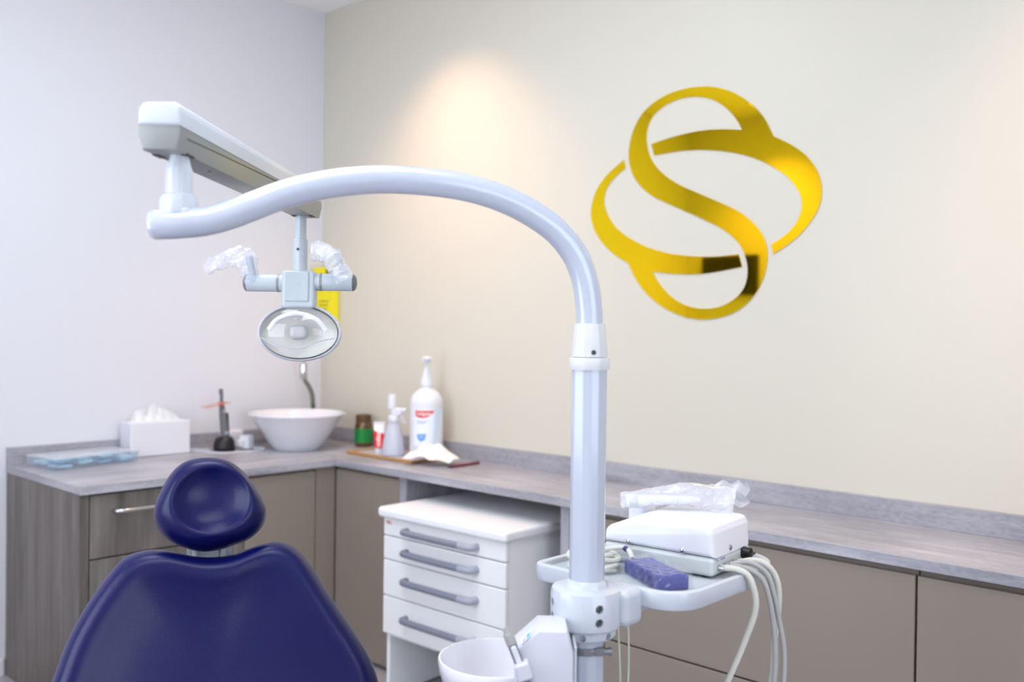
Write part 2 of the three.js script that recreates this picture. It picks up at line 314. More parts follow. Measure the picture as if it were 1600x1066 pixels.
{ // clear organiser box with pale blue sachets
  const t = thing('organiser_box', 'clear plastic compartment box of pale blue sachets', 'box', [0.153, TOP + 0.0005, 1.277], 0.17);
  const W = 0.205, L = 0.365, H = 0.046;
  const walls = [boxAt(-W / 2, W / 2, 0, .002, -L / 2, L / 2, .0008)];
  for (const s of [-1, 1]) walls.push(boxAt(s * (W / 2 - .001) - .001, s * (W / 2 - .001) + .001, 0, H - .006, -L / 2, L / 2, .0008), boxAt(-W / 2, W / 2, 0, H - .006, s * (L / 2 - .001) - .001, s * (L / 2 - .001) + .001, .0008));
  part('tray', mergeGeometries(walls), M.clearTint, t);
  for (const k of [-1, 0, 1]) part('divider', boxAt(-W / 2 + .003, W / 2 - .003, .003, H - .008, k * .09 - .0008, k * .09 + .0008, .0006), M.clearTint, t);
  part('lid', boxAt(-W / 2 - .002, W / 2 + .002, H - .006, H, -L / 2 - .002, L / 2 + .002, .002), phys(0xf8fbff, .25, { transmission: .75, thickness: 0, ior: 1.4 }), t);
  const blues = [0x9ad6ee, 0xb4e2f2, 0xcdeef8, 0x7cc4e4].map(c => std(c, 0.45));
  for (let i = 0; i < 14; i++) {
    const g = box(.08, .012, .06, .006, 3), p = g.attributes.position, a = rnd() * 6;
    for (let j = 0; j < p.count; j++) p.setY(j, p.getY(j) + .004 * Math.sin(p.getX(j) * 90 + a) + .003 * Math.sin(p.getZ(j) * 110 + a * 2));
    g.computeVertexNormals();
    const cell = i % 4, row = Math.floor(i / 4);
    solo('sachet', g, blues[(i * 7 + row) % 4], 'pale blue sachet inside the clear compartment box', 'sachet', [0, 0, 0], null, 'pale blue sachets in the clear box');
    const m = scene.children[scene.children.length - 1];
    const lx = (row % 2 ? -.046 : .048) + (rnd() - .5) * .012, lz = -.135 + cell * .09 + (rnd() - .5) * .008, ly = .013 + (row > 1 ? .014 : 0);
    const c = Math.cos(.17), s = Math.sin(.17);
    m.position.set(.153 + lx * c + lz * s, TOP + ly, 1.277 - lx * s + lz * c); m.rotation.y = .17 + (rnd() - .5) * .2;
  }
}
{ // curing light in its charging base
  const t = thing('charging_cradle', 'round black charging base on the worktop', 'charger', [0.19, TOP + .0005, 0.662]);
  part('base', lathe([[0, 0], [.046, 0], [.049, .006], [.0485, .024], [.045, .048], [.037, .064], [.027, .07], [.021, .068], [.02, .052], [0, .05]], 40), M.black, t);
  const c = thing('curing_light', 'slim grey dental curing light standing in black base', 'curing light', [0.19, TOP + .052, 0.662]);
  const rings = [[0, .017, 0], [.03, .0185, 0], [.07, .0185, .003], [.11, .0165, .009], [.15, .013, .014], [.165, .010, .0165], [.185, .008, .017], [.205, .0075, .0165], [.21, .009, .018], [.232, .0095, .02], [.236, .008, .0205], [.2361, .0005, .0205]];
  const pos = [], idx = [], N = 20;
  rings.forEach(([y, r, o]) => { for (let k = 0; k < N; k++) { const a = k / N * Math.PI * 2; pos.push(r * Math.cos(a), y, o + r * Math.sin(a)); } });
  for (let i = 0; i < rings.length - 1; i++) for (let k = 0; k < N; k++) { const a = i * N + k, b = i * N + (k + 1) % N; idx.push(a, a + N, b, b, a + N, b + N); }
  const g = new THREE.BufferGeometry(); g.setAttribute('position', new THREE.Float32BufferAttribute(pos, 3)); g.setIndex(idx); g.computeVertexNormals();
  part('wand', g, M.grey, c);
  part('back_cover', boxAt(-.013, .013, .02, .125, -.021, -.008, .005).rotateX(.06), M.black, c);
  part('button', cyl(.008, .008, .006, 20).rotateZ(Math.PI / 2), M.handleCap, c, [.0185, .035, .0]);
  part('button', cyl(.006, .006, .006, 20).rotateZ(Math.PI / 2), M.handleCap, c, [.013, .135, .012]);
  part('glare_shield', box(.06, .0035, .12, .0017).rotateX(.16), phys(0xf0b0a8, .2, { transmission: .6, thickness: 0 }), c, [0, .165, .045], null, 'thin translucent pink shield');
  part('shield_ring', lathe([[.011, -.006], [.0145, -.006], [.0145, .006], [.011, .006], [.011, -.006]], 24), std(0xd9675c, .4), c, [0, .168, .0165]);
}
{ // white adapter, box and cable
  const t = thing('power_adapter', 'white plug adapter lying beside the black charging base', 'adapter', [0.2, TOP + .006, 0.555], .5);
  part('body', box(.05, .062, .05, .006, 3).translate(0, .031, 0), M.whitePlastic, t);
  part('plug', box(.03, .03, .022, .005, 3).translate(-.012, .028, .035), M.whitePlastic, t);
  solo('small_white_box', mergeGeometries([box(.06, .082, .1, .012, 3).translate(0, .041, 0)]), M.whitePlastic, 'small rounded white box behind the plug adapter', 'box', [0.075, TOP + .0005, 0.56]);
  solo('adapter_cable', tube([[.2, .856, .53], [.235, .856, .49], [.265, .855, .5], [.29, .854, .56], [.275, .854, .63], [.262, .854, .7], [.2, .854, .735], [.12, .854, .762], [.085, .855, .78], [.068, .857, .75], [.1, .855, .718], [.133, .8545, .703]], .0035, 120, 8), M.whitePlastic, 'thin white cable curled around the black charging base', 'cable');
}
const bottleLabel = canvasTex(512, 512, (c, w, h) => {
  c.fillStyle = '#eef3fb'; c.fillRect(0, 0, w, h);
  c.fillStyle = '#d8e6f6'; c.beginPath(); c.moveTo(330, 0); c.lineTo(430, 0); c.lineTo(360, h); c.lineTo(300, h); c.fill();
  c.fillStyle = '#e0231c'; c.beginPath(); c.moveTo(30, 20); c.lineTo(330, 20); c.quadraticCurveTo(250, 120, 140, 122); c.quadraticCurveTo(60, 118, 30, 90); c.fill();
  c.fillStyle = '#ffffff'; c.font = 'bold 62px sans-serif'; c.fillText('Colgate', 48, 84);
  c.fillStyle = '#9aa4b8'; for (let i = 0; i < 3; i++) c.fillRect(60, 160 + i * 16, 170 - 22 * i, 7);
  c.fillStyle = '#5b9be0'; c.beginPath(); c.moveTo(60, 350); c.lineTo(200, 340); c.lineTo(190, 420); c.lineTo(130, 452); c.lineTo(80, 420); c.fill();
  c.fillStyle = '#bcd6f3'; c.fillRect(90, 370, 80, 12); c.fillRect(96, 394, 66, 10);
});
{ // pump bottle
  const t = thing('pump_bottle', 'large white mouthwash pump bottle with red and blue label', 'bottle', [0.974, TOP + .0085, 0.13]);
  part('body', lathe([[0, 0], [.066, 0], [.072, .006], [.073, .02], [.073, .235], [.07, .258], [.057, .28], [.034, .298], [.024, .304], [.024, .312], [0, .312]], 56), M.whitePlastic, t);
  const lg = new THREE.CylinderGeometry(.0737, .0737, .16, 40, 1, true, 0.0, 2.1); const lu = lg.attributes.uv;
  part('label', lg, std(0xffffff, .4, { map: bottleLabel }), t, [0, .135, 0]);
  part('pump_collar', lathe([[0, .312], [.027, .312], [.027, .335], [.02, .35], [.016, .375], [.014, .39], [0, .39]], 32), M.whitePlastic, t);
  part('pump_stem', rodBetween([0, .388, 0], [0, .42, 0], .007), M.whitePlastic, t);
  part('pump_head', mergeGeometries([box(.04, .026, .034, .008, 3).translate(0, .43, 0), box(.03, .013, .016, .005, 3).translate(.025, .434, .025).rotateY(0)]), M.whitePlastic, t);
}
{ // spray bottle
  const t = thing('spray_bottle', 'translucent conical spray bottle with white trigger head', 'bottle', [0.835, TOP + .0085, 0.2]);
  part('body', lathe([[0, 0], [.048, 0], [.052, .006], [.051, .03], [.044, .075], [.032, .115], [.022, .138], [.019, .15], [0, .15]], 40), phys(0xe2e6f2, .35, { transmission: .35, thickness: 0 }), t);
  part('collar', lathe([[0, .15], [.023, .15], [.024, .17], [.02, .178], [0, .178]], 32), M.whitePlastic, t);
  part('head', mergeGeometries([box(.05, .034, .028, .008, 3).translate(.012, .193, 0).rotateY(.72), cyl(.009, .011, .02, 16).rotateZ(Math.PI / 2).translate(.045, .2, 0).rotateY(.72)].map(g => g.index ? g.toNonIndexed() : g)), M.whitePlastic, t);
  part('trigger', tube([[.02, .185, -.018], [.028, .17, -.024], [.03, .155, -.028], [.036, .143, -.034]], .0055, 20, 10), M.whitePlastic, t);
  part('top_cap', lathe([[0, .208], [.02, .208], [.0185, .225], [.0175, .265], [.016, .269], [0, .27]], 32), M.whitePlastic, t, [-.008, 0, .004]);
}
{ // jar
  const t = thing('brown_jar', 'brown glass jar with green label and brown lid', 'jar', [0.45, TOP + .0005, 0.068]);
  part('glass', lathe([[0, 0], [.036, 0], [.042, .008], [.043, .03], [.043, .1], [.038, .118], [.034, .122], [0, .122]], 40), phys(0x5f3a0c, .15, { clearcoat: .5 }), t);
  part('label', new THREE.CylinderGeometry(.0437, .0437, .068, 40, 1, true), std(0x12863a, .35), t, [0, .055, 0], null, 'glossy green label');
  part('lid', lathe([[0, .118], [.037, .118], [.038, .122], [.037, .152], [.034, .155], [0, .155]], 40), std(0x5c4526, .5), t);
}
{ // toothpaste tube standing on its cap
  const t = thing('paste_tube', 'small red and white paste tube standing on its cap', 'tube', [0.74, TOP + .0085, 0.205]);
  part('cap', lathe([[0, 0], [.018, 0], [.0185, .003], [.0185, .024], [0, .025]], 28), M.whitePlastic, t);
  const lab = canvasTex(128, 256, (c, w, h) => {
    c.fillStyle = '#f4f4f4'; c.fillRect(0, 0, w, h); c.fillStyle = '#e5281f'; c.fillRect(0, 60, w, 196);
    c.save(); c.translate(76, 244); c.rotate(-Math.PI / 2); c.fillStyle = '#ffffff'; c.font = 'bold 44px sans-serif'; c.fillText('Colgate', 4, 0); c.restore();
    c.fillStyle = '#ffffff'; c.beginPath(); c.moveTo(0, 60); c.lineTo(w, 60); c.lineTo(0, 110); c.fill();
  });
  // round at the cap, pressed flat at the crimped end
  const rings = 14, N = 28, pos = [], uv = [], idx = [];
  for (let i = 0; i <= rings; i++) for (let k = 0; k <= N; k++) {
    const f = i / rings, a = k / N * Math.PI * 2, rx = .021 + .005 * f, rz = .021 * (1 - f) + .002;
    pos.push(rx * Math.cos(a), .025 + .105 * f, rz * Math.sin(a)); uv.push((k / N * 2) % 1.0001, f);
  }
  for (let i = 0; i < rings; i++) for (let k = 0; k < N; k++) { const a = i * (N + 1) + k, b = a + N + 1; idx.push(a, b, a + 1, a + 1, b, b + 1); }
  const g = new THREE.BufferGeometry(); g.setAttribute('position', new THREE.Float32BufferAttribute(pos, 3)); g.setAttribute('uv', new THREE.Float32BufferAttribute(uv, 2)); g.setIndex(idx); g.computeVertexNormals();
  part('tube_body', g, std(0xffffff, .35, { map: lab }), t, null, [0, .75, 0]);
  part('crimp', box(.052, .012, .005, .001).translate(0, .135, 0), M.whitePlastic, t, null, [0, .75, 0]);
}
{ // wooden tray
  const t = thing('wooden_tray', 'low wooden tray with grey bottom under the bottles', 'tray', [0.838, TOP + .0005, 0.163]);
  const w = std(0xb4864a, .45);
  part('bottom', boxAt(-.215, .215, 0, .007, -.118, .118, .001), std(0xb9b9c2, .35), t);
  for (const s of [-1, 1]) { part('rim', boxAt(-.225, .225, 0, .013, s * .122 - .006, s * .122 + .006, .002), w, t); part('rim', boxAt(s * .22 - .006, s * .22 + .006, 0, .013, -.1155, .1155, .002), w, t); }
}
{ // crumpled cloth
  const g = new THREE.PlaneGeometry(1, 1, 48, 36), p = g.attributes.position;
  for (let i = 0; i < p.count; i++) {
    const u = p.getX(i), v = p.getY(i), R = Math.hypot(u, v);
    const x = u * .2 + .012 * Math.sin(v * 9 + 1), z = v * .13 + .012 * Math.sin(u * 11);
    let h = .058 * Math.exp(-((u + .18) ** 2) * 9 - (v ** 2) * 4) + .045 * Math.exp(-((u - .2) ** 2) * 16 - ((v + .1 - .3 * u) ** 2) * 14) + .008 * (1 + Math.sin(u * 16 + v * 7)) * (.7 - R * .6) + .005 * (1 + Math.sin(v * 19 - u * 6)) * .6;
    p.setXYZ(i, x, Math.max(h, .001), z);
  }
  g.computeVertexNormals();
  solo('cleaning_cloth', g, std(0xe9e6e0, .85), 'crumpled off-white cloth lying in front of the pump bottle', 'cloth', [1.135, TOP + .014, 0.235], [0, .5, 0]);
}
{ // dark red pen
  const t = thing('dark_red_pen', 'slim dark red pen lying on the worktop past the cloth', 'pen', [1.258, TOP + .0065, 0.17], 0.03);
  part('barrel', rodBetween([0, 0, .075], [0, 0, -.09], .006, .0055, 16), std(0x7c2436, .3), t);
  part('tip', rodBetween([0, 0, .075], [0, 0, .1], .0058, .0015, 16), std(0x561525, .3), t);
  part('clip', box(.003, .0025, .045, .001).translate(0, .0068, -.062), M.steel, t);
}

// ------------------------------------------------------------------ white drawer trolley in the bay
{
  const t = thing('drawer_trolley', 'white four-drawer trolley with grey bar handles under the worktop', 'trolley', [1.575, 0, 0.35], 0.02);
  const hw = .316, zf = .245, zb = -.29;
  const fronts = [[.632, .698], [.541, .628], [.402, .537], [.256, .398]];
  for (const s of [-1, 1]) part('side_panel', boxAt(s * (hw - .009) - .009, s * (hw - .009) + .009, .012, .7, zb, zf - .022, .002), M.cartWhite, t);
  part('back_panel', boxAt(-hw + .018, hw - .018, .24, .7, zb, zb + .016, .002), M.cartWhite, t);
  part('bottom_panel', boxAt(-hw + .018, hw - .018, .24, .256, zb + .016, zf - .024, .002), M.cartWhite, t);
  part('top', boxAt(-.332, .332, .7, .74, zb - .005, .266, .014), M.cartWhite, t);
  fronts.forEach(([y0, y1], i) => {
    const d = part('drawer', boxAt(-hw, hw, y0, y1, zf - .02, zf, .004), M.cartWhite, t);
    const y = i === 0 ? .664 : (y0 + y1) / 2 + (i > 1 ? .008 : 0);
    const hnd = part('handle', tube([[-.18, y, zf - .002], [-.18, y, zf + .02], [-.172, y, zf + .03], [-.15, y, zf + .033], [.15, y, zf + .033], [.172, y, zf + .03], [.18, y, zf + .02], [.18, y, zf - .002]], .0122, 60, 12), M.handleGrey, d, null, null, 'grey plastic bar handle');
    for (const s of [1]) part('handle_end', tube([[s * .125, y, zf + .033], [s * .15, y, zf + .033], [s * .172, y, zf + .0305], [s * .181, y, zf + .02], [s * .1805, y, zf]], .0132, 24, 12), M.handleCap, d);
    if (i === 0) {
      const st = canvasTex(96, 48, (c, w, h) => { c.fillStyle = '#e8ddd6'; c.fillRect(0, 0, w, h); c.fillStyle = '#cf6a58'; c.fillRect(8, 8, 50, 14); c.fillRect(20, 26, 62, 12); });
      part('sticker', new THREE.PlaneGeometry(.034, .016).translate(-.285, .682, zf + .0006), std(0xffffff, .5, { map: st }), d, null, null, 'tiny reddish sticker');
    }
  });
  for (const sx of [-1, 1]) for (const z of [zb + .05, zf - .07]) part('glide', cyl(.012, .014, .014, 16), M.grey, t, [sx * (hw - .009), .007, z]);
}

// ------------------------------------------------------------------ blue patient chair
function cushion(outline, c, prof, n = 128, round = null) {   // round: radii of the ellipse that the inner rings turn into
  const curve = new THREE.CatmullRomCurve3(outline.map(([x, y]) => V(x / 1000, y / 1000, 0)), true, 'centripetal');
  const o = curve.getSpacedPoints(n); o.pop();
  const pc = new THREE.SplineCurve(prof.map(p => new THREE.Vector2(...p))); const pr = pc.getPoints(prof.length * 5);
  const pos = [], uv = [], idx = [];
  pr.forEach((q, ring) => o.forEach(p => {
    let dx = p.x - c[0], dy = p.y - c[1]; const k = Math.max(q.x, .0005);
    if (round && ring < pr.length * .55) { const t = Math.min(1, Math.max(0, (q.x - .6) / .35)), w = t * t * (3 - 2 * t), a = Math.atan2(dy / round[1], dx / round[0]); dx = w * dx + (1 - w) * round[0] * Math.cos(a); dy = w * dy + (1 - w) * round[1] * Math.sin(a); }
    const x = c[0] + k * dx, y = c[1] + k * dy; pos.push(x, y, q.y); uv.push(x, y); }));
  for (let i = 0; i < pr.length - 1; i++) for (let k = 0; k < n; k++) { const a = i * n + k, b = i * n + (k + 1) % n; idx.push(a, a + n, b, b, a + n, b + n); }
  const g = new THREE.BufferGeometry(); g.setAttribute('position', new THREE.Float32BufferAttribute(pos, 3)); g.setAttribute('uv', new THREE.Float32BufferAttribute(uv, 2)); g.setIndex(idx); g.computeVertexNormals(); return g;
}
{
  const t = thing('dental_chair', 'dark blue vinyl patient chair with shaped backrest and dished headrest', 'chair', [2.262, 0, 1.886], 1.0627);
  const H = [[-5, 106], [41, 96], [74, 68], [100, 30], [116, -8], [113, -39], [86, -68], [41, -85], [-9, -92], [-53, -80], [-87, -59], [-108, -28], [-111, -2], [-99, 37], [-77, 77], [-50, 99]];
  part('headrest', cushion(H, [0.004, 0.008], [[0, .007], [.2, .009], [.42, .016], [.57, .0255], [.67, .0335], [.745, .034], [.85, .024], [.945, .004], [.99, -.02], [.985, -.042], [.93, -.06], [.8, -.07], [.4, -.074], [0, -.075]], 128, [.112, .1]), M.vinyl, t, [0, 1.042, 0], [-0.314, 0, 0]);
  const B = [[-294, -227], [-271, -152], [-241, -89], [-203, -30], [-174, 3], [-145, 15], [-108, 17], [-71, 9], [-40, 0], [-2, -5], [42, -2], [81, 11], [113, 20], [146, 18], [179, -1], [205, -36], [237, -92], [275, -154], [308, -208], [330, -255], [340, -300], [338, -390], [305, -480], [255, -540], [150, -560], [0, -564], [-150, -560], [-250, -540], [-300, -480], [-327, -390], [-315, -290]];
  part('backrest', cushion(B, [0.01, -0.29], [[0, -.006], [.3, -.004], [.55, .004], [.72, .017], [.82, .027], [.885, .028], [.935, .018], [.975, -.006], [.993, -.035], [.985, -.062], [.95, -.08], [.85, -.09], [.4, -.095], [0, -.095]], 200), M.vinyl, t, [0.006, 0.951, 0.024], [-0.384, 0, 0]);
  part('headrest_bracket', mergeGeometries([-.028, .028].map(x => rodBetween([x, .91, -.03], [x, 1.03, -.04], .006)).concat([boxAt(-.045, .045, .88, 1.0, -.045, -.036, .002)]).map(g => g.index ? g.toNonIndexed() : g)), M.unitWhite, t, null, null, 'pale headrest bracket');
  part('seat', cushion([[-250, -230], [-270, 0], [-255, 220], [-150, 262], [0, 268], [150, 262], [255, 220], [270, 0], [250, -230], [150, -262], [-150, -262]], [0, 0], [[0, 0], [.6, .004], [.8, .018], [.9, .018], [.97, 0], [1, -.03], [.98, -.07], [.9, -.09], [0, -.095]]).rotateX(-Math.PI / 2), M.vinyl, t, [.006, .5, .5]);
  part('leg_rest', cushion([[-200, -300], [-225, 0], [-240, 270], [-120, 300], [120, 300], [240, 270], [225, 0], [200, -300], [100, -330], [-100, -330]], [0, 0], [[0, 0], [.6, .004], [.8, .014], [.9, .012], [.97, -.004], [1, -.03], [.98, -.06], [.9, -.08], [0, -.085]], 96).rotateX(-Math.PI / 2 + .35), M.vinyl, t, [.006, .385, 1.03]);
  part('back_frame', boxAt(-.12, .12, .38, .78, .03, .075, .01).rotateX(0), M.unitWhite, t);
  part('pedestal', boxAt(-.16, .16, .035, .41, .3, .72, .03), M.unitWhite, t);
  part('foot_plate', boxAt(-.24, .24, 0, .04, .12, .95, .015), M.unitWhite, t);
}

// ------------------------------------------------------------------ support post of the dental unit
const PX = 3.058, PZ = 1.6215;
{
  const t = thing('support_post', 'white round support post with thick clamp collar', 'post', [PX, 0, PZ]);
  part('upper_tube', lathe([[.026, .96], [.0303, .96], [.0303, 1.352], [.026, 1.352]], 48), M.tubeWhite, t);
  part('lower_tube', lathe([[.026, .02], [.0315, .02], [.0315, .93], [.026, .93]], 48), M.tubeWhite, t);
  part('top_ring', lathe([[.03, 1.351], [.0338, 1.351], [.0345, 1.354], [.0345, 1.369], [.0335, 1.372], [.026, 1.372], [.026, 1.351]], 48), M.collarWhite, t);
  part('foot_ring', lathe([[.0302, .979], [.0375, .979], [.036, .986], [.0305, .992]], 48), M.unitWhite, t);
  const ev = new Evaluator(); ev.attributes = ['position', 'normal']; ev.useGroups = false;
  const drilled = (g, holes) => { let a = new Brush(g.index ? g : mergeVertices(g)); a.updateMatrixWorld(); for (const h of holes) { const c = new Brush(h); c.updateMatrixWorld(); a = ev.evaluate(a, c, SUBTRACTION); } return a.geometry; };
  const bore = (a, y, r, R0, d) => cyl(r, r, d, 24).rotateX(Math.PI / 2).translate(0, 0, R0).rotateY(a).translate(0, y, 0);
  const cl = part('clamp_collar', drilled(lathe([[.0325, .912], [.056, .912], [.0605, .916], [.0615, .922], [.0615, .970], [.059, .977], [.052, .980], [.0325, .980], [.0325, .912]], 64), [[1.04, .955], [1.04, .932], [-.55, .955], [-.55, .932]].map(([a, y]) => bore(a, y, .0072, .058, .024))), M.unitWhite, t);
  for (const [a, y] of [[1.04, .955], [1.04, .932], [-.55, .955], [-.55, .932]]) part('screw', bore(a, y, .0058, .0485, .005), M.grey, cl, null, null, 'recessed dark screw');
  part('lower_collar', drilled(lathe([[.0316, .894], [.046, .894], [.051, .899], [.052, .9115], [.0316, .9115], [.0316, .894]], 64), [bore(.55, .9035, .0062, .05, .016), bore(1.5, .9035, .0062, .05, .016)]), M.unitWhite, t);
  const band = part('hose_clamp', lathe([[.0317, .868], [.0335, .868], [.0335, .881], [.0317, .881], [.0317, .868]], 48), M.steel, t, null, null, 'steel band clamp with worm screw');
  part('worm_screw', mergeGeometries([cyl(.006, .006, .03, 16).rotateZ(Math.PI / 2), cyl(.0075, .0075, .006, 6).rotateZ(Math.PI / 2).translate(.018, 0, 0), box(.018, .013, .012, .002)].map(g => g.index ? g.toNonIndexed() : g)), M.steel, band, [.034, .8755, .006], [0, .75, 0]);
  part('base_flange', lathe([[0, 0], [.16, 0], [.165, .006], [.16, .018], [.06, .03], [.034, .06], [.03, .06], [0, .03]], 48), M.unitWhite, t);
}
// ------------------------------------------------------------------ dental light
{
  const O = [3.0565, 1.372, 1.6195];
  const t = thing('dental_light', 'white dental lamp on a long curved tube arm and boom', 'dental lamp', O);
  const L = p => [p[0] - O[0], p[1] - O[1], p[2] - O[2]];
  const arm = [[3.055, 1.415, 1.6195], [3.055, 1.431, 1.619], [3.053, 1.469, 1.621], [3.048, 1.511, 1.628], [3.038, 1.548, 1.641], [3.021, 1.584, 1.666], [2.995, 1.615, 1.704], [2.965, 1.638, 1.747], [2.935, 1.652, 1.792], [2.902, 1.659, 1.842], [2.855, 1.66, 1.912], [2.822, 1.653, 1.964], [2.795, 1.642, 2.007], [2.768, 1.626, 2.049], [2.748, 1.609, 2.082], [2.727, 1.592, 2.115], [2.707, 1.58, 2.147], [2.688, 1.5745, 2.179], [2.668, 1.572, 2.205]];
  const ag = new THREE.TubeGeometry(new THREE.CatmullRomCurve3(arm.map(p => V(...L(p))), false, 'centripetal'), 160, .0228, 32);
  part('curved_arm', ag, M.tubeWhite, t);
  const e = L(arm[arm.length - 1]), dir = V(-.61, -.06, .79).normalize();
  const cap = lathe([[.0228, -.004], [.0228, .004], [.019, .0105], [.008, .013], [0, .013]], 32); cap.applyQuaternion(new THREE.Quaternion().setFromUnitVectors(V(0, 1, 0), dir));
  part('arm_end_cap', cap, M.tubeWhite, t, e);
  const sock = part('arm_socket', lathe([[.024, .001], [.0305, .001], [.031, .006], [.0262, .054], [.0255, .058], [.022, .058]], 48), M.collarWhite, t, L([3.056, 1.372, 1.6195]));
  part('set_screw', cyl(.0042, .0042, .004, 16).rotateX(Math.PI / 2), M.black, sock, [.0232, .009, .0185], [0, .9, 0]);
  // swivel between the arm end and the boom
  const sw = L([2.678, 0, 2.1745]); sw[1] = -O[1];
  part('swivel', lathe([[0, 1.585], [.0265, 1.585], [.029, 1.59], [.029, 1.61], [.026, 1.6185], [.0205, 1.6215], [.0205, 1.657], [.0175, 1.665], [.0135, 1.682], [.0135, 1.69], [0, 1.69]], 40), M.unitWhite, t, sw);
  part('saddle', box(.05, .035, .052, .012, 4), M.unitWhite, t, L([2.678, 1.586, 2.1745]), [0, .73, 0]);
  // boom
  const yaw = 0.7025, Lb = .85, boom = new THREE.Group(); boom.name = 'boom'; boom.position.set(...L([2.705, 1.717, 2.222])); boom.rotation.y = yaw; t.add(boom);
  const ex = (sh, depth, b, z0) => { const g = new THREE.ExtrudeGeometry(sh, { depth: depth - 2 * b, bevelThickness: b, bevelSize: b, bevelOffset: -b, bevelSegments: 5, curveSegments: 10 }); g.rotateY(Math.PI); g.translate(0, 0, z0 - b); return toCreasedNormals(g, .55); };
  const up = new THREE.Shape(); up.moveTo(-.0335, 0); up.lineTo(-.0335, .02); up.quadraticCurveTo(-.033, .034, -.02, .0365); up.lineTo(.02, .0365); up.quadraticCurveTo(.033, .034, .0335, .02); up.lineTo(.0335, 0); up.closePath();
  part('top_cover', ex(up, Lb, .008, 0), M.unitWhite, boom);
  const lo = new THREE.Shape(); lo.moveTo(-.0325, .004); lo.lineTo(-.0325, -.012); lo.lineTo(-.026, -.036); lo.lineTo(.026, -.036); lo.lineTo(.0325, -.012); lo.lineTo(.0325, .004); lo.closePath();
  part('bottom_cover', ex(lo, Lb - .006, .004, -.003), M.beamGrey, boom);
  for (const s of [-1, 1]) part('side_trim', rodBetween([s * .0315, -.014, -.03], [s * .0325, -.003, -.6], .0015, .0015, 6), M.taupeDark, boom);
  for (const s of [-1, 1]) { part('pivot_slot', box(.012, .004, .03, .0018), M.black, boom, [s * .0225, -.0355, -.055]); part('pivot_slot', box(.012, .004, .03, .0018), M.black, boom, [s * .02, -.0355, -.8]); }
  part('bottom_screw', cyl(.003, .003, .003, 12), M.grey, boom, [.006, -.0365, -.19]);
  // drop rod and lamp body
  const lp = [2.180, 0, 1.613];
  const rod = part('drop_rod', lathe([[0, 1.525], [.0165, 1.525], [.0165, 1.572], [.016, 1.573], [.0165, 1.574], [.0165, 1.624], [.0155, 1.627], [.0135, 1.628], [.0135, 1.69], [0, 1.69]], 32), M.unitGrey, t, [lp[0] - O[0], -O[1], lp[2] - O[2]]);
  part('set_screw', cyl(.0032, .0032, .003, 12).rotateX(Math.PI / 2), M.black, rod, [.0095, 1.602, .0133], [0, .62, 0]);
  const head = new THREE.Group(); head.name = 'lamp_head'; head.position.set(...L([2.182, 1.406, 1.614])); head.rotation.y = .80; t.add(head);
  part('yoke', box(.076, .088, .05, .008, 4), M.unitGrey, head, [-.001, .101, 0]);
  part('yoke_cover', box(.056, .07, .006, .0028, 3), M.unitGrey, head, [-.004, .108, .0255]);
  part('badge', lathe([[.0085, 0], [.0095, .0012], [.0075, .0018], [0, .0016]], 28).rotateX(Math.PI / 2), M.unitGrey, head, [-.005, .118, .028]);
  const xb = cyl(.0205, .0205, .09, 36).rotateZ(Math.PI / 2);
  for (const s of [-1, 1]) {
    const sy = .118 + s * .002;
    part('crossbar', xb, M.unitGrey, head, [s * .078, sy, 0]);
    part('crossbar_ring', lathe([[.0208, -.003], [.0213, -.002], [.0213, .002], [.0208, .003]], 36).rotateZ(Math.PI / 2), M.beamGrey, head, [s * .05, sy, 0]);
    part('crossbar_cap', new THREE.SphereGeometry(.0205, 32, 12, 0, Math.PI * 2, 0, Math.PI / 2).scale(1, .5, 1).rotateZ(-s * Math.PI / 2), M.grey, head, [s * .123, sy, 0]);
    part('grip_pin', rodBetween([s * .108, sy + .015, .006], s > 0 ? [.085, .195, .012] : [-.118, .178, .012], .0075, .009), M.unitGrey, head);
  }
  const ell = (a, b, c, ph0 = 0, phl = Math.PI * 2, th0 = 0, thl = Math.PI) => new THREE.SphereGeometry(1, 64, 40, ph0, phl, th0, thl).scale(a, b, c);
  part('rear_shell', ell(.0985, .068, .05, Math.PI, Math.PI), M.unitWhite, head);
  part('front_shield', ell(.0985, .068, .06, 0, Math.PI), M.clear, head);
  part('rim_band', new THREE.TorusGeometry(1, .05, 12, 72).scale(.0943, .0651, .16), M.unitWhite, head);
  part('reflector', ell(.09, .06, .03, Math.PI, Math.PI).translate(0, 0, .01), std(0xd2d0ca, .35), head);
  part('diffuser_arc', tube([[-.066, .006, .03], [-.045, .03, .034], [0, .044, .035], [.045, .03, .034], [.066, .006, .03]], .006, 40, 12), M.whitePlastic, head);
  part('shield_seam', tube([[-.085, -.012, .026], [-.05, -.03, .041], [-.02, -.037, .046], [.02, -.035, .046], [.045, -.022, .046], [.085, -.012, .026]], .0012, 40, 6), M.unitGrey, head);
  part('bulb_cover', box(.042, .034, .03, .012, 4), std(0xb9b9bb, .4), head, [0, 0, .012]);
}
